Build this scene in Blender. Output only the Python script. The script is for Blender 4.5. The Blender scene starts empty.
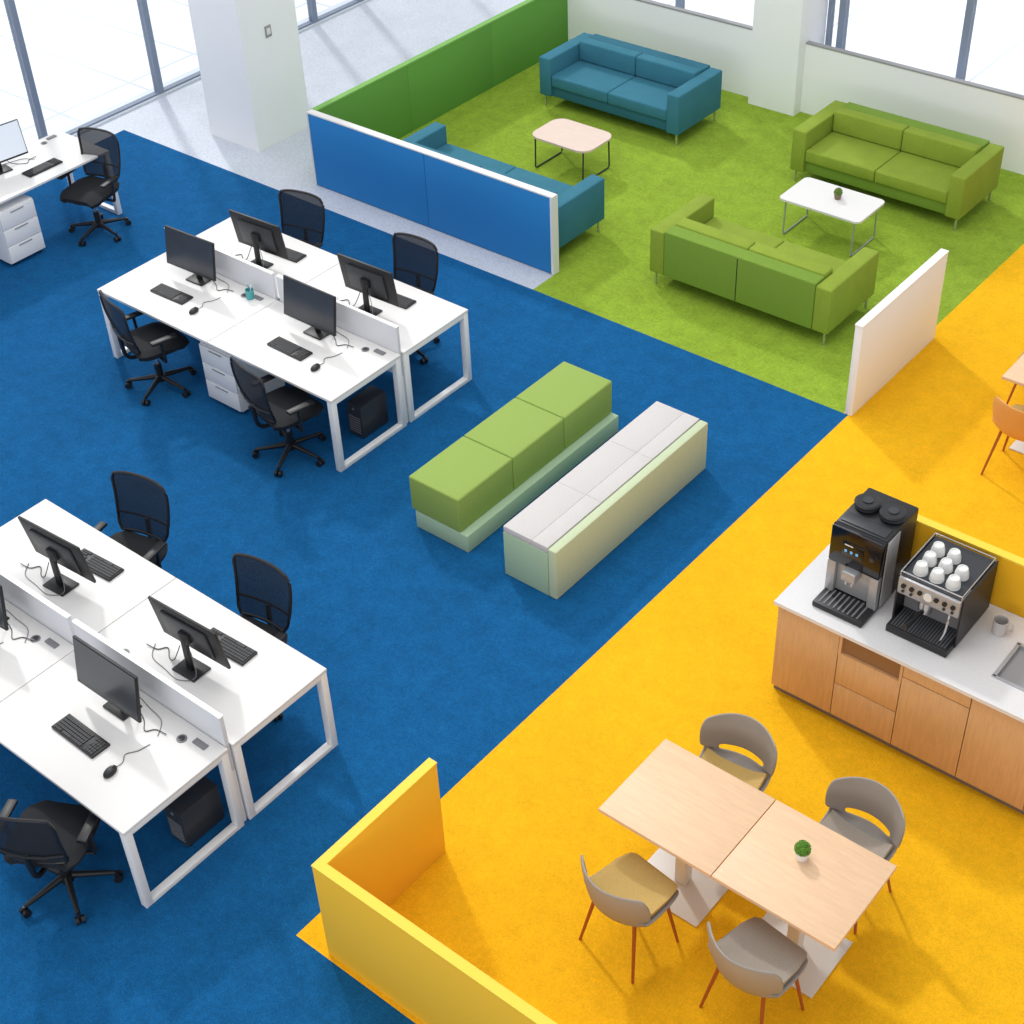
import bpy, bmesh, math, random
from mathutils import Vector, Matrix, Euler
random.seed(4)
D=bpy.data; C=bpy.context
col=C.scene.collection
C.scene.view_settings.view_transform='Standard'
C.scene.view_settings.look='None'

# ------------------------------------------------------------- materials
def lin(c):
    r=[]
    for v in c:
        v=v/255.
        r.append(v/12.92 if v<=.04045 else ((v+.055)/1.055)**2.4)
    return (r[0],r[1],r[2],1.)
def mat(name,rgb,rough=.6,metal=0.,spec=.5,emit=0.,alpha=1.,noise=None,bump=None,coat=0.):
    m=D.materials.new(name);m.use_nodes=True
    nt=m.node_tree;b=nt.nodes['Principled BSDF']
    b.inputs['Base Color'].default_value=lin(rgb)
    b.inputs['Roughness'].default_value=rough
    b.inputs['Metallic'].default_value=metal
    b.inputs['Specular IOR Level'].default_value=spec
    b.inputs['Coat Weight'].default_value=coat
    if emit:
        b.inputs['Emission Color'].default_value=lin(rgb);b.inputs['Emission Strength'].default_value=emit
    b.inputs['Alpha'].default_value=alpha
    tc=None
    if noise or bump:
        tc=nt.nodes.new('ShaderNodeTexCoord')
    if noise:
        prev=None
        for sc,am,*st in noise:
            n=nt.nodes.new('ShaderNodeTexNoise');n.inputs['Scale'].default_value=sc;n.inputs['Detail'].default_value=4
            if st:
                mp=nt.nodes.new('ShaderNodeMapping');mp.inputs['Scale'].default_value=st[0]
                nt.links.new(tc.outputs['Object'],mp.inputs['Vector']);nt.links.new(mp.outputs[0],n.inputs['Vector'])
            else: nt.links.new(tc.outputs['Object'],n.inputs['Vector'])
            mr=nt.nodes.new('ShaderNodeMapRange')
            mr.inputs['From Min'].default_value=.3;mr.inputs['From Max'].default_value=.7
            mr.inputs['To Min'].default_value=1-am;mr.inputs['To Max'].default_value=1+am
            nt.links.new(n.outputs['Fac'],mr.inputs['Value'])
            if prev is None: prev=mr.outputs[0]
            else:
                mu=nt.nodes.new('ShaderNodeMath');mu.operation='MULTIPLY'
                nt.links.new(prev,mu.inputs[0]);nt.links.new(mr.outputs[0],mu.inputs[1]);prev=mu.outputs[0]
        vm=nt.nodes.new('ShaderNodeVectorMath');vm.operation='SCALE'
        vm.inputs[0].default_value=lin(rgb)[:3]
        nt.links.new(prev,vm.inputs['Scale']);nt.links.new(vm.outputs[0],b.inputs['Base Color'])
    if bump:
        n=nt.nodes.new('ShaderNodeTexNoise');n.inputs['Scale'].default_value=bump[0]
        nt.links.new(tc.outputs['Object'],n.inputs['Vector'])
        bp=nt.nodes.new('ShaderNodeBump');bp.inputs['Strength'].default_value=bump[1];bp.inputs['Distance'].default_value=bump[2]
        nt.links.new(n.outputs['Fac'],bp.inputs['Height']);nt.links.new(bp.outputs[0],b.inputs['Normal'])
    return m
def carpetmat(n,rgb,g=1.): return mat(n,rgb,.95,spec=.1,noise=[(1.1,.07*g),(7,.09*g),(26,.10*g),(80,.18*g)],bump=(150,.5,.008))
M={}
M['blue_carpet']=carpetmat('blue_carpet',(20,89,142),1.1)
M['green_carpet']=carpetmat('green_carpet',(138,165,54),1.1)
M['yellow_carpet']=carpetmat('yellow_carpet',(240,181,28),.6)
M['concrete']=mat('pale_concrete',(194,199,210),.45,spec=.4,noise=[(2,.05),(60,.14)])
M['white']=mat('white_laminate',(228,226,224),.45)
M['white_paint']=mat('white_paint',(242,243,245),.6)
M['white_metal']=mat('white_metal',(236,236,236),.35)
M['offwhite']=mat('screen_white',(212,214,220),.5)
M['seam']=mat('grey_seam',(150,150,152),.6)
M['black']=mat('black_plastic',(24,24,27),.45)
M['black2']=mat('black_fabric',(24,26,31),.85,noise=[(80,.2)])
M['darkgrey']=mat('dark_grey_plastic',(48,50,54),.4)
M['key']=mat('keycap',(44,45,48),.55)
M['display']=mat('display_glass',(62,65,70),.2,noise=[(3,.15)])
M['display_light']=mat('display_bright',(215,222,232),.3,emit=.3)
M['mesh']=mat('chair_mesh',(18,22,32),.8,alpha=.88)
M['chrome']=mat('chrome',(205,205,208),.25,metal=.85)
M['steel']=mat('steel',(176,176,178),.38,metal=.45,noise=[(8,.08,(1,1,12))])
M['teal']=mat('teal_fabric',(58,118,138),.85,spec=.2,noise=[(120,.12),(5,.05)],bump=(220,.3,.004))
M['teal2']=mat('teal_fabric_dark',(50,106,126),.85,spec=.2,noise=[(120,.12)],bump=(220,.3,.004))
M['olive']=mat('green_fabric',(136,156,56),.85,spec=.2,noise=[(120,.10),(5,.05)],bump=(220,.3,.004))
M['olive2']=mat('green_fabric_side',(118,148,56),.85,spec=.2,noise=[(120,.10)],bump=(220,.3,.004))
M['bench_green']=mat('bench_green',(144,168,84),.8,spec=.25,noise=[(120,.08)],bump=(220,.2,.004))
M['pale_green']=mat('pale_green',(166,192,160),.7,noise=[(90,.05)])
M['pale_green2']=mat('pale_green_light',(190,202,166),.7,noise=[(90,.05)])
M['bench_grey']=mat('bench_grey',(202,198,196),.85,spec=.2,noise=[(140,.10)],bump=(220,.2,.004))
M['p_blue']=mat('partition_blue',(44,128,196),.75,spec=.2,noise=[(160,.05)])
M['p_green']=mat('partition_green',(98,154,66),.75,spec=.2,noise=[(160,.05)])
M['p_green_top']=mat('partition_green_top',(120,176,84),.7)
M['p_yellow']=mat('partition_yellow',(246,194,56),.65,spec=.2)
M['p_yellow_shaded']=mat('partition_yellow_shaded',(234,174,30),.65,spec=.2)  # partition yellow darkened, shadow side put into the colour
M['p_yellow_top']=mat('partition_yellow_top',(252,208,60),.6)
M['oak']=mat('oak_light',(228,190,152),.5,noise=[(5,.06,(1,9,9)),(30,.04,(1,12,12))])
M['wood']=mat('wood_front',(208,164,118),.5,noise=[(5,.08,(9,9,1)),(28,.05,(12,12,1))])
M['wood_shade']=mat('wood_niche_shade',(140,100,64),.6)  # wood darkened to paint the shade inside the niche
M['plinth']=mat('plinth_grey',(120,112,106),.6)
M['counter']=mat('counter_white',(222,220,220),.3,noise=[(60,.03)])
M['shell']=mat('chair_shell_grey',(152,146,140),.6)
M['shell_o']=mat('chair_shell_ochre',(222,160,88),.6)
M['pad']=mat('seat_pad_tan',(194,162,94),.85,noise=[(120,.08)])
M['pad_grey']=mat('seat_pad_taupe',(158,148,136),.85,noise=[(120,.08)])
M['leg_o']=mat('leg_brown',(166,90,50),.5)
M['basewhite']=mat('base_white_metal',(218,214,208),.4)
M['pinkwood']=mat('coffee_top',(224,202,188),.5,noise=[(5,.05,(1,9,9))])
M['ceramic']=mat('ceramic',(228,228,226),.3)
M['mug']=mat('mug_grey',(190,184,180),.4)
M['leaf']=mat('leaf',(100,146,48),.7,noise=[(60,.4)])
M['leaf2']=mat('succulent',(112,140,64),.7,noise=[(60,.4)])
M['soil']=mat('pot_brown',(130,112,92),.9)
M['bluescreen']=mat('blue_icon',(90,165,215),.3,emit=.4)
M['gloss']=mat('gloss_black',(16,18,24),.12)
M['frame']=mat('window_frame',(124,136,156),.5)
M['framelight']=mat('window_frame_light',(206,212,220),.5)
M['teal_cup']=mat('teal_plastic',(70,160,164),.4)
M['plug']=mat('plug_grey',(120,120,124),.5)
M['wire']=mat('light_wire',(176,178,182),.35,metal=.4)
g=D.materials.new('window_glass');g.use_nodes=True;nt=g.node_tree
for n in list(nt.nodes):
    if n.type=='BSDF_PRINCIPLED': nt.nodes.remove(n)
o=[n for n in nt.nodes if n.type=='OUTPUT_MATERIAL'][0]
tr=nt.nodes.new('ShaderNodeBsdfTransparent');tr.inputs[0].default_value=(.98,.99,1,1)
gl=nt.nodes.new('ShaderNodeBsdfGlossy');gl.inputs['Roughness'].default_value=.03
mx=nt.nodes.new('ShaderNodeMixShader');mx.inputs[0].default_value=.05
nt.links.new(tr.outputs[0],mx.inputs[1]);nt.links.new(gl.outputs[0],mx.inputs[2]);nt.links.new(mx.outputs[0],o.inputs[0])
M['glass']=g
g=D.materials.new('plaza_paving');g.use_nodes=True;nt=g.node_tree;b=nt.nodes['Principled BSDF']
br=nt.nodes.new('ShaderNodeTexBrick');br.offset=0.;br.inputs['Scale'].default_value=.55
br.inputs['Color1'].default_value=lin((240,242,245));br.inputs['Color2'].default_value=lin((230,233,238));br.inputs['Mortar'].default_value=lin((204,209,217))
br.inputs['Mortar Size'].default_value=.012;br.inputs['Brick Width'].default_value=1.2;br.inputs['Row Height'].default_value=.6
tc=nt.nodes.new('ShaderNodeTexCoord');nt.links.new(tc.outputs['Object'],br.inputs['Vector']);nt.links.new(br.outputs['Color'],b.inputs['Base Color'])
b.inputs['Roughness'].default_value=.8
M['paving']=g

# ------------------------------------------------------------- mesh builder
class MB:
    def __init__(s): s.bm=bmesh.new();s.mats=[]
    def mi(s,m):
        if m not in s.mats: s.mats.append(m)
        return s.mats.index(m)
    def _merge(s,t,m,mx=None,smooth=False):
        i=s.mi(m)
        for f in t.faces: f.material_index=i;f.smooth=smooth
        if mx is not None: bmesh.ops.transform(t,matrix=mx,verts=t.verts)
        me=D.meshes.new('tmp');t.to_mesh(me);t.free();s.bm.from_mesh(me);D.meshes.remove(me)
        return s
    def box(s,c,sz,m,bev=0.,seg=2,rot=(0,0,0),smooth=None):
        t=bmesh.new();bmesh.ops.create_cube(t,size=1)
        for v in t.verts:
            v.co=Vector((v.co.x*sz[0],v.co.y*sz[1],v.co.z*sz[2]))
        if bev>0: bmesh.ops.bevel(t,geom=list(t.edges),offset=bev,segments=seg,profile=.5,affect='EDGES')
        return s._merge(t,m,Matrix.Translation(c)@Euler(rot).to_matrix().to_4x4(),bev>0 if smooth is None else smooth)
    def b2(s,x0,x1,y0,y1,z0,z1,m,bev=0.,seg=2,**k):
        return s.box(((x0+x1)/2,(y0+y1)/2,(z0+z1)/2),(abs(x1-x0),abs(y1-y0),abs(z1-z0)),m,bev,seg,**k)
    def cyl(s,a,b,r1,m,r2=None,seg=20,caps=True):
        a=Vector(a);b=Vector(b);r2=r1 if r2 is None else r2
        t=bmesh.new();bmesh.ops.create_cone(t,cap_ends=caps,segments=seg,radius1=r1,radius2=r2,depth=(b-a).length)
        q=(b-a).to_track_quat('Z','Y')
        return s._merge(t,m,Matrix.Translation((a+b)/2)@q.to_matrix().to_4x4(),True)
    def sph(s,c,r,m,sc=(1,1,1),seg=16,sub=None):
        t=bmesh.new();bmesh.ops.create_uvsphere(t,u_segments=seg,v_segments=seg//2+2,radius=r)
        return s._merge(t,m,Matrix.Translation(c)@Matrix.Diagonal((*sc,1)),True)
    def tube(s,pts,r,m,seg=8,closed=False):
        pts=[Vector(p) for p in pts];n=len(pts);t=bmesh.new();rings=[]
        for i,p in enumerate(pts):
            if closed: d=(pts[(i+1)%n]-pts[i-1])
            else: d=pts[min(i+1,n-1)]-pts[max(i-1,0)]
            d.normalize();up=Vector((0,0,1)) if abs(d.z)<.95 else Vector((1,0,0))
            a=d.cross(up).normalized();b=a.cross(d)
            rings.append([t.verts.new(p+(a*math.cos(2*math.pi*k/seg)+b*math.sin(2*math.pi*k/seg))*r) for k in range(seg)])
        rr=range(n if closed else n-1)
        for i in rr:
            A=rings[i];B=rings[(i+1)%n]
            for k in range(seg): t.faces.new((A[k],A[(k+1)%seg],B[(k+1)%seg],B[k]))
        if not closed:
            t.faces.new(rings[0][::-1]);t.faces.new(rings[-1])
        bmesh.ops.recalc_face_normals(t,faces=t.faces)
        return s._merge(t,m,None,True)
    def prism(s,pts,z0,z1,m,bev=0.):
        t=bmesh.new();vs=[t.verts.new((x,y,z0)) for x,y in pts];f=t.faces.new(vs)
        r=bmesh.ops.extrude_face_region(t,geom=[f])
        for v in r['geom']:
            if isinstance(v,bmesh.types.BMVert): v.co.z=z1
        bmesh.ops.recalc_face_normals(t,faces=t.faces)
        return s._merge(t,m)
    def lathe(s,prof,m,c=(0,0,0),seg=24):
        t=bmesh.new();rings=[]
        for r,z in prof: rings.append([t.verts.new((c[0]+max(r,1e-4)*math.cos(2*math.pi*k/seg),c[1]+max(r,1e-4)*math.sin(2*math.pi*k/seg),c[2]+z)) for k in range(seg)])
        for A,B in zip(rings,rings[1:]):
            for k in range(seg): t.faces.new((A[k],A[(k+1)%seg],B[(k+1)%seg],B[k]))
        bmesh.ops.recalc_face_normals(t,faces=t.faces)
        return s._merge(t,m,None,True)
    def grid(s,P,m,thick=0.,mx=None,skip=None):
        t=bmesh.new();V=[[t.verts.new(p) for p in row] for row in P]
        for i in range(len(P)-1):
            for j in range(len(P[0])-1):
                if skip and skip(i,j): continue
                t.faces.new((V[i][j],V[i][j+1],V[i+1][j+1],V[i+1][j]))
        bmesh.ops.recalc_face_normals(t,faces=t.faces)
        if thick: bmesh.ops.solidify(t,geom=list(t.faces),thickness=thick)
        return s._merge(t,m,mx,True)
    def obj(s,name,parent=None,loc=(0,0,0),rot=(0,0,0),**props):
        me=D.meshes.new(name);s.bm.to_mesh(me);s.bm.free()
        for m in s.mats: me.materials.append(M[m])
        o=D.objects.new(name,me);col.objects.link(o);o.location=loc;o.rotation_euler=rot
        if parent: o.parent=parent
        for k,v in props.items(): o[k]=v
        try:
            me.set_sharp_from_angle(angle=math.radians(40))
        except Exception: pass
        return o
def thing(name,label,cat,loc=(0,0,0),rz=0.,group=None):
    e=D.objects.new(name,None);e.empty_display_size=.1;col.objects.link(e)
    e.location=loc;e.rotation_euler=(0,0,rz);e['label']=label;e['category']=cat
    if group:e['group']=group
    return e
def clone(root,loc,rz=None,label=None,group=None):
    def cp(o,par):
        n=o.copy();col.objects.link(n)
        if par: n.parent=par
        for c in list(o.children): cp(c,n)
        return n
    n=cp(root,None);n.location=loc
    if rz is not None:n.rotation_euler=(0,0,rz)
    if label:n['label']=label
    if group:n['group']=group
    return n
def rrect(w,h,r,n=6):
    p=[]
    for cx,cy,a0 in ((w/2-r,h/2-r,0),(-w/2+r,h/2-r,90),(-w/2+r,-h/2+r,180),(w/2-r,-h/2+r,270)):
        for i in range(n+1):
            a=math.radians(a0+90*i/n);p.append((cx+r*math.cos(a),cy+r*math.sin(a)))
    return p
def spline(pts,m=6):
    P=[Vector(p) for p in pts];out=[];P=[P[0]]+P+[P[-1]]
    for i in range(1,len(P)-2):
        for k in range(m):
            u=k/m;a,b_,c,d=P[i-1],P[i],P[i+1],P[i+2]
            out.append(.5*((2*b_)+(c-a)*u+(2*a-5*b_+4*c-d)*u*u+(3*b_-a-3*c+d)*u**3))
    out.append(P[-2]);return out

# ------------------------------------------------------------- setting
S=dict(kind='structure')
MB().b2(-10.05,9,-13,9,-.1,-.008,'concrete').obj('floor',**S)
b=MB();b.b2(-60,-10.25,-30,70,-.16,-.10,'paving');b.b2(-10.25,40,9.1,70,-.16,-.10,'paving');b.b2(-6.9,40,5.55,9.1,-.007,-.002,'paving');b.obj('floor_plaza',**S)
b=MB();b.prism([(-9.7,-12.9),(8,-12.9),(8,-6.70),(.05,-6.70),(.05,.0),(-3.47,.03),(-9.7,.03)],-.008,0,'blue_carpet');b.obj('floor_blue_carpet',**S)
b=MB();b.prism([(-3.47,.03),(.0,.0),(.0,4.95),(-6.83,4.95),(-6.83,.45),(-3.47,.45)],-.008,0,'green_carpet');b.obj('floor_green_carpet',**S)
b=MB();b.prism([(.05,-6.70),(8,-6.70),(8,4.95),(.0,4.95),(.0,0),(.05,0)],-.008,0,'yellow_carpet');b.obj('floor_yellow_carpet',**S)
MB().b2(-8.75,-7.93,.56,1.40,-.008,3.6,'white_paint').obj('wall_column',**S)
MB().b2(-4.02,-3.40,4.8,5.38,-.008,3.6,'white_paint').obj('wall_pier',**S)
HP=.82
b=MB()
for x0,x1 in ((-6.95,-4.02),(-3.40,8)):
    b.b2(x0,x1,4.95,5.01,-.008,HP,'white_paint');b.b2(x0,x1,4.945,5.015,HP,HP+.018,'seam')
b.obj('wall_back',**S)
def window(n,a,b_,h0,h1,axis,const,thick=.05):
    m=MB()
    def q(u0,u1,z0,z1,mt,t=thick):
        if axis=='y': m.b2(const-t/2,const+t/2,u0,u1,z0,z1,mt)
        else: m.b2(u0,u1,const-t/2,const+t/2,z0,z1,mt)
    fw=.04
    q(a,a+fw,h0,h1,'frame',.09);q(b_-fw,b_,h0,h1,'frame',.09)
    q(a,b_,h0,h0+.05,'frame',.08);q(a,b_,h1-.05,h1,'frame')
    q(a+fw,b_-fw,h0+.05,h1-.05,'glass',.012)
    m.obj('window_%d'%n,**S)
k=1
ys=[-7.8,-6.05,-4.3,-2.55,-.8,.95,1.85,2.75,3.65,4.55,6.2,7.95]
for a,c in zip(ys,ys[1:]): window(k,a,c,-.008,3.4,'y',-10.12);k+=1
for a,c in ((-6.9,-5.45),(-5.45,-4.02),(-3.40,-3.22),(-3.22,-1.72),(-1.72,-.22),(-.22,1.28),(1.28,2.78)): window(k,a,c,.0,3.4,'x',5.44);k+=1
MB().b2(-10.3,-10.05,-7.8,7.95,-.1,.02,'framelight').obj('trim_1',**S)
t=thing('wall_switch','small white switch plate on the white column','switch',(-7.925,.95,1.30),math.pi/2)
MB().box((0,0,0),(.09,.012,.13),'seam',.004).obj('plate',t);MB().box((0,-.008,0),(.05,.008,.07),'white').obj('rocker',t)

# ------------------------------------------------------------- partitions
t=thing('partition','low blue fabric partition with white edge trim behind the teal sofa','partition',(-5.14,.41,0))
b=MB();b.b2(-1.66,-.0,-.04,.04,.0,.84,'p_blue',.004);b.b2(.006,1.64,-.04,.04,.0,.84,'p_blue',.004);b.obj('panel',t)
b=MB();b.b2(-1.68,1.67,-.042,.042,.84,.855,'white');b.b2(1.64,1.67,-.045,.045,0,.84,'white');b.b2(-1.68,-1.66,-.045,.045,0,.84,'white');b.obj('edge_trim',t)
t=thing('partition','long low green fabric partition beside the lounge','partition',(-6.85,2.7,0))
b=MB()
for i in range(3): b.b2(-.035,.035,-2.22+i*1.49,-2.22+i*1.49+1.488,0,.80,'p_green',.003)
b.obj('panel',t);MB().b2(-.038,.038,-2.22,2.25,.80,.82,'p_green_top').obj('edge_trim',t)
t=thing('partition','low white partition panel between green and yellow carpet','partition',(.05,.76,0))
MB().b2(-.035,.035,-.76,.76,0,.9,'white_paint',.004).obj('panel',t);MB().b2(-.038,.038,-.765,.765,.9,.915,'white_paint').obj('edge_trim',t)
t=thing('partition','yellow L-shaped low partition around the cafe corner','partition',(.33,-6.64,0))
b=MB();b.b2(-.03,4.4,-.03,.03,0,.84,'p_yellow',.002);b.b2(-.03,.03,.03,.98,0,.84,'p_yellow',.002);b.obj('panel',t)
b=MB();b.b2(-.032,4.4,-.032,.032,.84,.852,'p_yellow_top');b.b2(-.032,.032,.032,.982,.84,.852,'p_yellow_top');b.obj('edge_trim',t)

# ------------------------------------------------------------- desks
def make_desk(outer,lab='white laminate office desk with closed white metal leg frames'):
    t=thing('office_desk',lab,'desk',group='white office desks')
    b=MB();b.b2(-.745,.745,-.42,.42,.715,.74,'white',.003);b.obj('desktop',t)
    for sx in (-1,1):
        b=MB();x=sx*.715;y0=-.415 if (sx==outer or outer==0) else -.05
        b.b2(x-.028,x+.028,y0,y0+.055,.0,.715,'white_metal',.003);b.b2(x-.028,x+.028,.36,.415,.0,.715,'white_metal',.003)
        b.b2(x-.028,x+.028,y0+.055,.36,.0,.04,'white_metal',.003);b.b2(x-.028,x+.028,y0+.055,.36,.675,.715,'white_metal',.003)
        b.obj('leg_frame',t)
    b=MB();b.b2(-.687,.687,.30,.34,.66,.70,'white_metal');b.b2(-.6,.6,.22,.40,.60,.61,'white_metal');b.obj('cable_tray',t)
    b=MB();b.cyl((.45,.3,.738),(.45,.3,.745),.035,'plug');b.cyl((.45,.3,.745),(.45,.3,.748),.022,'darkgrey')
    b.box((.58,.34,.745),(.11,.045,.012),'plug',.003);b.obj('cable_grommet',t)
    return t
CL=[(-4.44,-2.36),(-2.32,-6.28)]
protos={}
for cx,cy in CL:
    for sx in (-1,1):
        for sy in (-1,1):
            loc=(cx+sx*.748,cy+sy*.44,0);rz=0 if sy<0 else math.pi
            k_=sx if sy<0 else -sx
            if k_ not in protos:
                d=make_desk(k_);d.location=loc;d.rotation_euler=(0,0,rz);protos[k_]=d
            else: clone(protos[k_],loc,rz)
clone(protos[1],(-8.50,-2.07,0),math.pi/2)
clone(protos[-1],(-8.50,-3.57,0),math.pi/2)
def make_div():
    t=thing('desk_divider','low white screen divider standing between facing desks','divider',group='desk divider screens')
    MB().b2(-.72,.72,-.016,.016,.5,.985,'offwhite',.004).obj('panel',t)
    MB().b2(-.722,.722,-.017,.017,.985,.997,'white_metal').obj('edge_trim',t)
    for s in (-1,1): MB().b2(s*.72,s*.64,-.014,.014,0,.5,'white_metal').obj('support',t)
    return t
dv=make_div();dv.location=(CL[0][0]-.748,CL[0][1],0)
for i,(cx,cy) in enumerate(CL):
    for sx in (-1,1):
        if (i,sx)!=(0,-1): clone(dv,(cx+sx*.748,cy,0))
def make_monitor(disp='display',lab='black flat-screen monitor on a square stand on a white desk'):
    t=thing('computer_monitor',lab,'monitor',group='black desk monitors')
    tilt=math.radians(-9)
    h=MB();h.box((0,0,0),(.62,.022,.365),'black',.006);h.box((0,.02,0),(.42,.025,.24),'darkgrey',.01);o=h.obj('housing',t,(0,0,.30),(tilt,0,0))
    MB().box((0,-.0115,.006),(.598,.002,.335),disp).obj('display',o,label='flat dark grey switched-off display' if disp=='display' else 'bright white display')
    b=MB();b.box((0,.055,.16),(.055,.025,.30),'black',.006);b.box((0,.04,.29),(.09,.05,.08),'black',.008);b.obj('stand',t)
    b=MB();b.box((0,.05,.007),(.21,.16,.014),'black',.005);b.obj('base',t)
    b=MB();b.tube(spline([(.05,.06,.2),(.12,.08,.05),(.2,.06,.004),(.28,.0,.004),(.33,.05,.004),(.42,.06,.01)]),.0035,'black',6)
    b.tube(spline([(-.05,.06,.2),(-.1,.1,.03),(.0,.17,.004),(.15,.15,.004),(.3,.12,.004),(.38,.02,.004)]),.003,'plug',6)
    b.obj('cable',t);return t
mon=make_monitor()
def make_kb():
    t=thing('keyboard','black computer keyboard on a white desk','keyboard',group='black keyboards')
    MB().box((0,0,.009),(.42,.145,.018),'black',.004).obj('body',t)
    b=MB()
    for r in range(5):
        for c in range(15):
            if r==0 and 3<c<9: continue
            b.box((-.19+c*.0185,-.052+r*.024,.021),(.0155,.019,.006),'key')
        for c in range(4):
            if c==0 and r%2: continue
            b.box((.118+c*.0215,-.052+r*.024,.021),(.0165,.019,.006),'key')
    b.box((-.068,-.052,.021),(.09,.019,.006),'key');b.obj('keycaps',t,kind='stuff');return t
kb=make_kb()
def make_mouse():
    t=thing('computer_mouse','small black computer mouse on a white desk','mouse',group='black computer mice')
    b=MB();b.sph((0,0,.014),.05,'black',(.66,1.1,.5),16);o=b.obj('body',t)
    MB().cyl((-.004,.025,.036),(.004,.025,.036),.008,'plug').obj('scroll_wheel',t)
    b=MB();b.tube(spline([(0,.05,.008),(.01,.10,.004),(-.02,.16,.004),(.03,.22,.004),(.06,.3,.004)]),.0025,'black',6);b.obj('cable',t);return t
ms=make_mouse()
ZD=.741
mons=[];kbs=[];mss=[]
for i,(cx,cy) in enumerate(CL):
    for dx,r in ((-.84,0.05),(.68,0.0)):
        mons.append((cx+dx,cy-.24,r));kbs.append((cx+dx-.01,cy-.52,r-.02));mss.append((cx+dx+.38,cy-.60,.15))
    for dx,r in ((-.58,math.pi+.06),(.80,math.pi+.04)):
        if i==1: dx-=.02
        mons.append((cx+dx,cy+.36,r));kbs.append((cx+dx+.04,cy+.60,r))
mons[4]=(mons[4][0]+.14,mons[4][1]-.02,.08)
kbs.append((-8.33,-2.0,math.pi/2))
for lst,pr in ((mons,mon),(kbs,kb),(mss,ms)):
    for j,(x,y,r) in enumerate(lst):
        if j==0: pr.location=(x,y,ZD);pr.rotation_euler=(0,0,r)
        else: clone(pr,(x,y,ZD),r)
m2=make_monitor('display_light','black-framed monitor with bright screen on a white desk');m2.location=(-8.60,-2.30,ZD);m2.rotation_euler=(0,0,math.pi/2-.15)
t=thing('pen_cup','small teal cup on the desk beside the divider','cup',(-4.66,-2.50,ZD))
MB().lathe([(0,0),(.036,0),(.04,.09),(.036,.09),(.032,.01),(0,.01)],'teal_cup').obj('body',t)
MB().cyl((0,0,.01),(.02,.01,.14),.005,'white').obj('pen',t);MB().cyl((0,0,.01),(-.02,.01,.13),.005,'teal_cup').obj('pen',t)

def make_ped():
    t=thing('drawer_pedestal','white three-drawer pedestal under a white desk','drawer unit',group='white drawer pedestals')
    MB().b2(-.215,.215,-.25,.27,.04,.62,'white_metal',.004).obj('body',t)
    for z0,z1 in ((.05,.235),(.24,.42),(.425,.61)):
        d=MB().b2(-.21,.21,-.27,-.252,z0,z1,'white_metal',.003).obj('drawer',t)
        MB().b2(-.08,.08,-.276,-.268,z1-.03,z1-.018,'seam').obj('handle',d)
    for x in(-.15,.15):
        for y in(-.2,.2): MB().cyl((x-.012,y,.02),(x+.012,y,.02),.02,'black').obj('castor',t)
    return t
ped=make_ped();ped.location=(-4.44,-2.89,0)
clone(ped,(-8.36,-2.55,0),math.pi/2)
def make_pc():
    t=thing('computer_tower','black computer tower standing under a white desk','computer',group='black computer towers')
    MB().b2(-.085,.085,-.16,.16,.01,.33,'darkgrey',.006).obj('body',t)
    b=MB()
    for i in range(7): b.b2(-.065,.065,-.164,-.16,.05+i*.025,.06+i*.025,'plug')
    b.obj('vent',t);MB().cyl((0,-.16,.29),(0,-.165,.29),.012,'plug').obj('button',t)
    for x in(-.065,.065):
        for y in(-.13,.13): MB().cyl((x,y,0),(x,y,.012),.015,'black').obj('foot',t)
    return t
pc=make_pc();pc.location=(-3.20,-2.60,0);clone(pc,(-1.06,-6.50,0))

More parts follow.
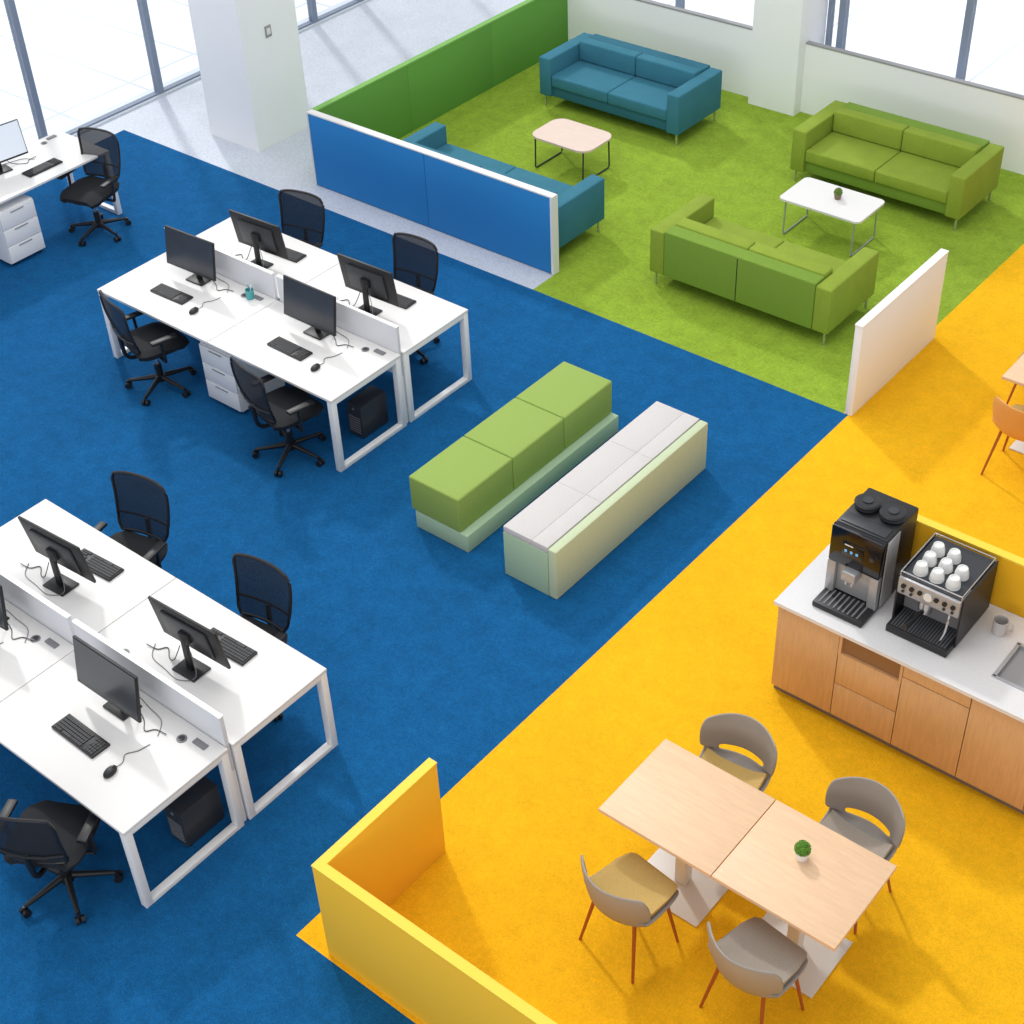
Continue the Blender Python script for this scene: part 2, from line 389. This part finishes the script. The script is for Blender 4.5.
# ------------------------------------------------------------- office chair (faces +y)
def make_chair():
    t=thing('office_chair','black mesh office chair with armrests and five-star base','chair',group='black office chairs')
    b=MB();P=[]
    for i in range(9):
        v=i/8;row=[];y=-.22+.46*v;w=.24*(1-.25*abs(2*v-1)**5)
        for j in range(9):
            u=-1+j/4;z=.475+.012*u*u-(.03*max(0,v-.75)/.25)-.03*abs(u)**8
            row.append((u*w,y,z))
        P.append(row)
    b.grid(P,'black2',-.055);b.b2(-.12,.12,-.12,.12,.38,.43,'black',.01);b.obj('seat',t)
    def bk(u,v,off=0):
        w=.250*(1-.12*abs(2*v-1)**8)
        w*=(1-.12*(1-v)**2)
        z=.545+.49*v-(.018*abs(u)**4 if v>.9 else 0);y=-.235-.08*v-.025*math.sin(v*math.pi)+.028*u*u+off
        return (u*w,y,z)
    b=MB();ring=[];N=12
    for i in range(N): ring.append(bk(-1+2*i/N,0))
    for i in range(N): ring.append(bk(1,i/N))
    for i in range(N): ring.append(bk(1-2*i/N,1))
    for i in range(N): ring.append(bk(-1,1-i/N))
    b.tube(ring,.012,'black',8,closed=True)
    b.tube([bk(-1,.26,-.01),bk(-.5,.24,-.02),bk(0,.23,-.025),bk(.5,.24,-.02),bk(1,.26,-.01)],.009,'black')
    b.tube(spline([(0,-.05,.41),(0,-.20,.40),(0,-.27,.46),(0,-.285,.58),(0,-.29,.66)]),.019,'black')
    o=b.obj('backrest',t)
    b=MB();b.grid([[bk(-1+j/6,i/12) for j in range(13)] for i in range(13)],'mesh');b.obj('mesh_panel',o)
    for s in(-1,1):
        b=MB();b.tube(spline([(s*.12,-.02,.41),(s*.25,-.02,.41),(s*.275,-.02,.44),(s*.28,-.03,.62)]),.015,'black')
        b.box((s*.275,.0,.638),(.068,.25,.028),'black',.012);b.obj('armrest',t)
    b=MB();b.cyl((0,0,.1),(0,0,.25),.03,'black');b.cyl((0,0,.25),(0,0,.39),.018,'chrome');b.obj('gas_column',t)
    b=MB();b.cyl((0,0,.07),(0,0,.13),.045,'black')
    for k in range(5):
        a=math.radians(18+72*k);b.cyl((.03*math.cos(a),.03*math.sin(a),.11),(.3*math.cos(a),.3*math.sin(a),.075),.025,'black',.015,10)
    b.obj('star_base',t)
    for k in range(5):
        a=math.radians(18+72*k);c=Vector((.31*math.cos(a),.31*math.sin(a),.028));d=Vector((-math.sin(a),math.cos(a),0))
        b=MB()
        for q in(-1,1): b.cyl(c+d*q*.008,c+d*q*.03,.028,'black',seg=14)
        b.cyl(c,c+Vector((0,0,.05)),.01,'black');b.obj('castor',t)
    return t
oc=make_chair()
chairs=[(-5.18,-3.26,-.25),(-3.47,-3.28,-.2),(-5.22,-1.49,math.pi+.22),(-3.78,-1.50,math.pi+.10),
 (-3.04,-5.33,math.pi+.22),(-1.64,-5.45,math.pi+.12),(-1.36,-7.32,.5),(-7.95,-1.74,3.4)]
for j,(x,y,r) in enumerate(chairs):
    if j==0: oc.location=(x,y,0);oc.rotation_euler=(0,0,r)
    else: clone(oc,(x,y,0),r)

# ------------------------------------------------------------- sofas (faces -y)
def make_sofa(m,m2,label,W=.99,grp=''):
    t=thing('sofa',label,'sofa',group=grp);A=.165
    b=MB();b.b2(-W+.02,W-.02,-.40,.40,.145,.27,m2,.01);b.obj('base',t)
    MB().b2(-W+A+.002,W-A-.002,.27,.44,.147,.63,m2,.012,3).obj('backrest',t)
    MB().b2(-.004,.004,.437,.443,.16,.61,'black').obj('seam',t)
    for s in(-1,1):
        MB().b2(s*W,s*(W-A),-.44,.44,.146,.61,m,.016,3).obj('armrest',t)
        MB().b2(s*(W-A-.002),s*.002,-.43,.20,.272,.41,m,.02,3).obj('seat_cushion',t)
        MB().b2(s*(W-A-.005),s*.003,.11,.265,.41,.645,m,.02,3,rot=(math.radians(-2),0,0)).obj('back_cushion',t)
    for x in(-W+.05,W-.05):
        for y in(-.39,.39): MB().cyl((x,y,0),(x,y,.16),.013,'chrome').obj('leg',t,label='slim metal leg')
    return t
sf=make_sofa('teal','teal2','teal fabric two-seat sofa with slim metal legs',.99,'teal lounge sofas');sf.location=(-5.03,3.80,0)
sf=make_sofa('teal','teal2','teal fabric sofa backing onto the blue partition',1.15,'teal lounge sofas');sf.location=(-4.73,.93,0);sf.rotation_euler=(0,0,math.pi)
sf=make_sofa('olive','olive2','olive green fabric sofa facing the white coffee table',.99,'green lounge sofas');sf.location=(-1.62,3.83,0)
clone(sf,(-1.62,1.22,0),math.pi,label='olive green sofa seen from its back beside white partition')

# ------------------------------------------------------------- coffee tables
def ctable(x,y,w,d,h,top,leg,r,lab):
    t=thing('coffee_table',lab,'table',(x,y,0))
    MB().prism(rrect(w,d,r),h-.022,h,top).obj('tabletop',t)
    for s in(-1,1):
        X=s*(w/2-.07)
        b=MB();b.tube([(X,-d/2+.05,h-.02),(X,-d/2+.04,.02),(X,-d/2+.06,.008),(X,d/2-.06,.008),(X,d/2-.04,.02),(X,d/2-.05,h-.02)],.009,leg)
        b.obj('leg',t,label='thin bent metal leg loop')
    MB().tube([(-w/2+.07,-d/2+.06,h-.03),(w/2-.07,-d/2+.06,h-.03)],.007,leg).obj('rail',t)
    MB().tube([(-w/2+.07,d/2-.06,h-.03),(w/2-.07,d/2-.06,h-.03)],.007,leg).obj('rail',t)
ctable(-4.72,2.30,.80,.56,.40,'pinkwood','darkgrey',.14,'pale wood coffee table with rounded corners and dark legs')
ctable(-1.66,2.60,.92,.56,.42,'white','wire',.06,'white coffee table with grey wire legs on green carpet')
def plant(x,y,z,lab,potm,leafm,s=1):
    t=thing('potted_plant',lab,'plant',(x,y,z))
    MB().lathe([(0,0),(.032*s,0),(.042*s,.06*s),(.038*s,.06*s),(.036*s,.05*s),(0,.05*s)],potm).obj('pot',t)
    b=MB();cc=Vector((0,0,.078*s))
    for i in range(260):
        a=random.uniform(0,6.28);sz=random.uniform(-.5,1);q=math.sqrt(1-sz*sz)
        d=Vector((q*math.cos(a),q*math.sin(a),sz))
        b.cyl(cc+d*.034*s,cc+d*.047*s,.007*s,leafm,.002,5)
    b.sph(cc,.038*s,leafm);b.obj('foliage',t,kind='stuff')
plant(-1.62,2.64,.42,'tiny green succulent in a brown pot on the white coffee table','soil','leaf2',.95)

# ------------------------------------------------------------- benches
t=thing('bench','low upholstered bench with three green cushions on pale green base','bench',(-1.71,-2.36,0))
b=MB();b.b2(-.25,.30,-1.0,1.0,0,.17,'pale_green',.01);b.obj('base',t)
for i in range(3): MB().b2(-.29,.23,-1.0+i*.668,-1.0+i*.668+.665,.172,.50,'bench_green',.016,3).obj('cushion',t)
t=thing('bench','pale green box bench with thin light grey seat pads','bench',(-.78,-2.36,0))
b=MB();b.b2(-.25,.18,-1.01,1.01,0,.42,'pale_green',.006);b.b2(.182,.26,-1.01,1.01,0,.47,'pale_green2',.01);b.obj('body',t)
for i in range(3):
    y0=-1.005+i*.67
    b=MB();b.b2(-.248,.0285,y0,y0+.6698,.421,.478,'bench_grey',.005,2);b.b2(.0288,.178,y0,y0+.6698,.421,.478,'bench_grey',.005,2);b.obj('cushion',t)

# ------------------------------------------------------------- dining
def make_dtable():
    t=thing('dining_table','light oak square cafe table on white pedestal base','table',group='oak cafe tables')
    MB().b2(-.397,.397,-.348,.348,.712,.74,'oak',.003).obj('tabletop',t)
    MB().b2(-.04,.04,-.04,.04,.012,.70,'basewhite',.006).obj('column',t)
    MB().b2(-.26,.26,-.24,.24,0,.012,'basewhite',.004).obj('base_plate',t)
    MB().b2(-.2,.2,-.2,.2,.7,.712,'basewhite').obj('bracket',t);return t
dt=make_dtable();dt.location=(1.69,-4.93,0);clone(dt,(2.49,-4.93,0));clone(dt,(1.62,.60,0));clone(dt,(2.42,.60,0))
def make_dchair(shell,pad,lab,padlab,gap=True):
    t=thing('dining_chair',lab,'chair',group='cafe chairs')
    prof=[(.225,.440,.36,0,.0),(.20,.452,.41,0,.0),(.10,.45,.46,0,.02),(-.05,.44,.47,.0,.03),(-.15,.442,.47,.02,.05),(-.20,.462,.47,.06,.07),(-.220,.492,.48,.11,.045),(-.236,.522,.495,.13,.02),(-.250,.59,.515,.14,.01),(-.262,.67,.52,.14,.0),(-.272,.74,.50,.13,-.012),(-.276,.785,.45,.12,-.03)]
    P=[]
    for y,z,w,f,rz in prof:
        P.append([((u:=-1+j/8)*w/2,y+f*u*u,z+rz*abs(u)**3) for j in range(17)])
    o=MB().grid(P,shell,-.016,skip=(lambda i,j: i==6 and 3<=j<=12) if gap else None).obj('shell',t)
    sm=o.modifiers.new('s','SUBSURF');sm.levels=1;sm.render_levels=1
    P=[]
    for y,z,w,f,rz in prof[0:5]:
        P.append([((u:=-1+j/6)*w*.45,y*.93+.005,z+.022+rz*abs(u)**3-.008*(abs(u)>.95)) for j in range(13)])
    MB().grid(P,pad,-.02).obj('seat_pad',t,label=padlab)
    for sx in(-1,1):
        for sy in(-1,1): MB().cyl((sx*.15,sy*.13,.435),(sx*.215,sy*.20-.01,0),.013,'leg_o',.009,12).obj('leg',t,label='slim orange-brown leg')
    return t
dc=make_dchair('shell','pad','grey shell dining chair with tan seat and orange-brown legs','flat tan fabric seat pad',False)
dc.location=(1.68,-5.48,0);dc.rotation_euler=(0,0,-.12)
dc=make_dchair('shell','pad','grey shell dining chair with tan seat and orange-brown legs','flat tan fabric seat pad')
dc.location=(1.66,-4.43,0);dc.rotation_euler=(0,0,math.pi+.1)
dc=make_dchair('shell','pad_grey','grey shell dining chair with taupe seat and orange-brown legs','flat taupe fabric seat pad',False)
dc.location=(2.51,-5.42,0);dc.rotation_euler=(0,0,-.12)
dc=make_dchair('shell','pad_grey','grey shell dining chair with taupe seat and orange-brown legs','flat taupe fabric seat pad')
dc.location=(2.52,-4.42,0);dc.rotation_euler=(0,0,math.pi-.05)
dc=make_dchair('shell_o','pad','ochre shell dining chair with slim orange legs','flat tan fabric seat pad',False);dc.location=(1.55,.12,0)
clone(dc,(1.30,1.06,0),math.pi)
plant(2.43,-4.86,.741,'small round green plant in white pot on oak table','ceramic','leaf',1.05)

# ------------------------------------------------------------- kitchen counter
YF=-3.22;YB=-2.42;X0=1.26
def cab(x0,x1,kind,lab):
    t=thing('base_cabinet',lab,'cabinet',((x0+x1)/2,YF,0),group='oak kitchen base cabinets');w=(x1-x0)/2
    MB().b2(-w,w,.02,YB-YF,.08,.85,'wood').obj('body',t)
    MB().b2(-w,w,.05,YB-YF,0,.08,'plinth').obj('plinth',t)
    def front(nm,z0,z1):
        o=MB().b2(-w+.003,w-.003,0,.019,z0,z1,'wood',.002).obj(nm,t);return o
    if kind=='door': front('door',.085,.845)
    if kind=='drawers':
        front('drawer',.085,.385);front('drawer',.392,.655)
        MB().b2(-w+.02,w-.02,.018,.0201,.675,.835,'wood_shade').obj('niche',t)  # flat panel, the opening's shade is put into its colour
        b=MB();b.b2(-w,w,0,.02,.655,.672,'wood');b.b2(-w,-w+.02,0,.02,.672,.845,'wood');b.b2(w-.02,w,0,.02,.672,.845,'wood');b.obj('niche_frame',t)
    if kind=='mixed': front('drawer',.73,.845);front('door',.085,.722)
xs=[X0,1.73,2.19,2.66,3.13,3.6]
for a,c,kd,lb in zip(xs,xs[1:],['door','drawers','mixed','door','door'],['oak-fronted base cabinet with single door under white worktop','oak base cabinet with two drawers and a dark open niche','oak base cabinet with slim top drawer and door','oak-fronted base cabinet with single door under white worktop','oak-fronted base cabinet with single door under white worktop']): cab(a,c,kd,lb)
b=MB();sx0,sx1,sy0,sy1=2.70,3.15,-3.02,-2.66
for q in ((X0-.02,sx0,YF-.03,YB),(sx1,3.62,YF-.03,YB),(sx0,sx1,YF-.03,sy0),(sx0,sx1,sy1,YB)): b.b2(*q,.852,.88,'counter')
b.obj('worktop',label='long white worktop over the oak cabinets',category='worktop')
t=thing('sink','rectangular stainless steel sink set in the white worktop','sink',((sx0+sx1)/2,(sy0+sy1)/2,.88))
b=MB();w=(sx1-sx0)/2;d=(sy1-sy0)/2
b.b2(-w-.012,w+.012,-d-.012,-d+.012,0,.004,'wire');b.b2(-w-.012,w+.012,d-.012,d+.012,0,.004,'wire');b.b2(-w-.012,-w+.012,-d,d,0,.004,'wire');b.b2(w-.012,w+.012,-d,d,0,.004,'wire')
b.b2(-w+.004,w-.004,-d+.004,-d+.01,-.03,0,'steel');b.b2(-w+.004,w-.004,d-.01,d-.004,-.03,0,'steel');b.b2(-w+.004,-w+.01,-d,d,-.03,0,'steel');b.b2(w-.01,w-.004,-d,d,-.03,0,'steel');b.b2(-w+.004,w-.004,-d+.004,d-.004,-.029,-.026,'seam')
b.obj('basin',t);MB().cyl((0,0,-.026),(0,0,-.022),.03,'darkgrey').obj('drain',t)
t=thing('partition','yellow panel standing behind the kitchen counter','partition',(2.7,YB+.035,0))
MB().b2(-1.0,1.2,-.03,.03,0,1.28,'p_yellow_shaded',.002).obj('panel',t);MB().b2(-1.002,1.2,-.032,.032,1.28,1.295,'p_yellow_top').obj('edge_trim',t)  # shaded side is in the panel colour, lit top in the trim colour
# coffee machine 1
zc=.881
t=thing('coffee_machine','tall black and silver bean-to-cup coffee machine with two hoppers','coffee machine',(1.645,-3.06,zc))
b=MB();b.b2(-.185,.185,.13,.56,.0,.60,'black',.012);b.obj('body',t)
b=MB();b.b2(.186,.194,.14,.30,.02,.58,'steel',.003);b.obj('side_panel',t,label='brushed steel side panel')
b=MB();b.b2(-.185,.185,.08,.13,.30,.60,'gloss',.01);o=b.obj('front_panel',t)
for s in(-1,1): MB().b2(s*.186,s*.125,.08,.13,.03,.30,'steel',.004).obj('pillar',o)
MB().b2(-.125,.125,.115,.13,.05,.30,'steel',.003).obj('splash_plate',t)
b=MB();b.b2(-.09,.06,.074,.081,.40,.51,'gloss',.002);o=b.obj('screen',t)
for x0,x1,z0,z1,mm in ((-.075,-.015,.485,.493,'white'),(-.072,-.055,.43,.45,'bluescreen'),(-.032,-.015,.43,.45,'bluescreen'),(.008,.025,.43,.45,'bluescreen')):
    MB().b2(x0,x1,.072,.0745,z0,z1,mm).obj('icon',o)
MB().cyl((.12,.08,.45),(.12,.07,.45),.018,'darkgrey').obj('dial',t)
b=MB();b.b2(-.05,.05,.02,.11,.23,.31,'steel',.01);b.cyl((-.02,.05,.19),(-.02,.05,.24),.01,'chrome');b.cyl((.02,.05,.19),(.02,.05,.24),.01,'chrome');b.obj('spout',t)
b=MB();b.b2(-.185,.185,-.08,.13,0,.045,'black',.01);o=b.obj('drip_tray',t)
b=MB()
for i in range(9): b.b2(-.15+i*.035,-.138+i*.035,-.06,.10,.045,.049,'plug')
b.obj('grille',o,kind='stuff')
for x in(-.092,.092):
    b=MB();b.lathe([(0,.60),(.07,.60),(.086,.612),(.086,.63),(0,.63)],'darkgrey',(x,.37,0));o=b.obj('bean_hopper',t)
    b=MB();b.lathe([(0,.63),(.086,.63),(.088,.64),(.076,.65),(.0,.65)],'black',(x,.37,0));b.cyl((x,.37,.648),(x,.37,.657),.035,'darkgrey');b.obj('lid',o)
b=MB();b.b2(-.16,.16,.15,.25,.60,.608,'darkgrey',.003);b.obj('top_cover',t)
# machine 2
t=thing('espresso_machine','black and chrome espresso machine with cups on its warming tray','coffee machine',(2.175,-2.98,zc))
b=MB();b.b2(-.215,.215,.16,.50,.0,.41,'black',.006);b.b2(-.225,-.214,.02,.50,.02,.42,'black');b.b2(.214,.226,.02,.50,.02,.42,'black');b.obj('body',t)
b=MB();b.b2(-.213,.213,-.0,.165,.28,.415,'steel',.01);o=b.obj('front_panel',t)
for i in (0,1,2,4,5,6): MB().cyl((-.17+i*.057,-.001,.36),(-.17+i*.057,-.014,.36),.016,'black',seg=14).obj('button',o)
for i in (0,1,5,6): MB().cyl((-.17+i*.057,-.001,.315),(-.17+i*.057,-.010,.315),.010,'darkgrey',seg=14).obj('button',o)
MB().cyl((0,-.001,.35),(0,-.010,.35),.030,'ceramic').obj('gauge',o)
b=MB();b.b2(-.21,.21,.145,.16,.05,.28,'plug');b.obj('splash_plate',t)
b=MB();b.b2(-.215,.215,-.08,.16,0,.055,'black',.006);o=b.obj('drip_tray',t)
b=MB();b.b2(-.195,.195,-.065,.14,.055,.058,'darkgrey')
for i in range(20): b.b2(-.19+i*.0197,-.186+i*.0197,-.06,.135,.058,.060,'plug')
b.obj('grille',o,kind='stuff')
b=MB();b.cyl((-.03,.07,.21),(-.03,.07,.29),.05,'chrome');b.cyl((-.03,.07,.17),(-.03,.07,.21),.045,'chrome');b.cyl((-.03,.03,.19),(-.06,-.15,.175),.014,'black',.02);b.obj('portafilter',t)
b=MB();b.tube(spline([(.15,.03,.29),(.16,-.01,.26),(.155,-.02,.15),(.14,-.03,.08)]),.007,'chrome');b.obj('steam_wand',t)
MB().b2(-.205,.205,.02,.49,.415,.422,'darkgrey').obj('warming_tray',t)
b=MB();b.tube([(-.21,.02,.45),(.21,.02,.45),(.21,.48,.45),(-.21,.48,.45)],.005,'chrome',6,closed=True)
for p in ((-.21,.02),(.21,.02),(.21,.48),(-.21,.48)): b.cyl((*p,.41),(*p,.45),.004,'chrome')
b.obj('cup_rail',t)
cup=None
def make_cup():
    t=thing('coffee_cup','white ceramic cup upside down on the espresso machine tray','cup',group='white cups on the espresso machine')
    MB().lathe([(0,.066),(.026,.066),(.028,.072),(.033,.072),(.036,.066),(.044,.035),(.048,.0),(.044,.0),(.038,.035),(.03,.06),(0,.062)],'ceramic').obj('body',t)
    return t
for i in range(3):
    for j in range(3):
        if (i,j) in((2,2),): continue
        p=(2.175-.12+i*.112,-2.98+.11+j*.115,zc+.423)
        if cup is None: cup=make_cup();cup.location=p
        else: clone(cup,p)
t=thing('mug','grey ceramic mug on the white worktop','mug',(2.55,-2.64,zc))
MB().lathe([(0,0),(.045,0),(.05,.11),(.046,.11),(.042,.01),(0,.01)],'mug').obj('body',t)
b=MB();b.tube(spline([(.046,.0,.092),(.075,0,.085),(.082,0,.055),(.07,0,.027),(.046,0,.022)]),.007,'mug',6);b.obj('handle',t,rot=(0,0,.3))

# ------------------------------------------------------------- light
w=D.worlds.new('World');C.scene.world=w;w.use_nodes=True
bg=w.node_tree.nodes['Background'];bg.inputs[0].default_value=(.95,.97,1,1);bg.inputs[1].default_value=.71
def area(nm,loc,tgt,sx,sy,e,colr=(1,1,1),spread=180):
    l=D.lights.new(nm,'AREA');l.shape='RECTANGLE';l.size=sx;l.size_y=sy;l.energy=e;l.color=colr;l.spread=math.radians(spread)
    o=D.objects.new(nm,l);col.objects.link(o);o.location=loc
    o.rotation_euler=(Vector(tgt)-Vector(loc)).to_track_quat('-Z','Y').to_euler()
area('ceiling_light',(-1,-4,9),(-1,-4,0),6,6,290,(1,.99,.97))
area('lounge_light',(-4,1,9),(-5,4,0),6,3,190,(.98,.99,1))
area('window_light',(-13,-2,5),(-7,-2.5,0),10,3,200,(.93,.97,1))
area('front_fill',(3,-18,4),(0,-6,.5),9,3,420,(1,.99,.97))  # added fill from the camera side, brightens the yellow partition's outer face
area('daylight_side',(-22,4,9),(-22,4,0),20,44,1500,(.97,.99,1),60)
area('daylight_back',(0,15,9),(0,15,0),40,16,2000,(.97,.99,1),60)
l=D.lights.new('sun','SUN');l.energy=1.15;l.angle=math.radians(3.5);l.color=(1,.99,.97)
o=D.objects.new('sun',l);col.objects.link(o);o.rotation_euler=Vector((8,-4.5,-8)).to_track_quat('-Z','Y').to_euler()

# ------------------------------------------------------------- camera
R=[[0.77427,0.63167,-0.03871],[0.37875,-0.51153,-0.77129],[-0.507,0.58252,-0.63531]]
cam=D.cameras.new('camera');co=D.objects.new('camera',cam);col.objects.link(co)
cam.sensor_width=36;cam.lens=1531.4/1024*36
m=Matrix(((R[0][0],-R[1][0],-R[2][0],4.839),(R[0][1],-R[1][1],-R[2][1],-9.996),(R[0][2],-R[1][2],-R[2][2],7.892),(0,0,0,1)))
co.matrix_world=m
C.scene.camera=co
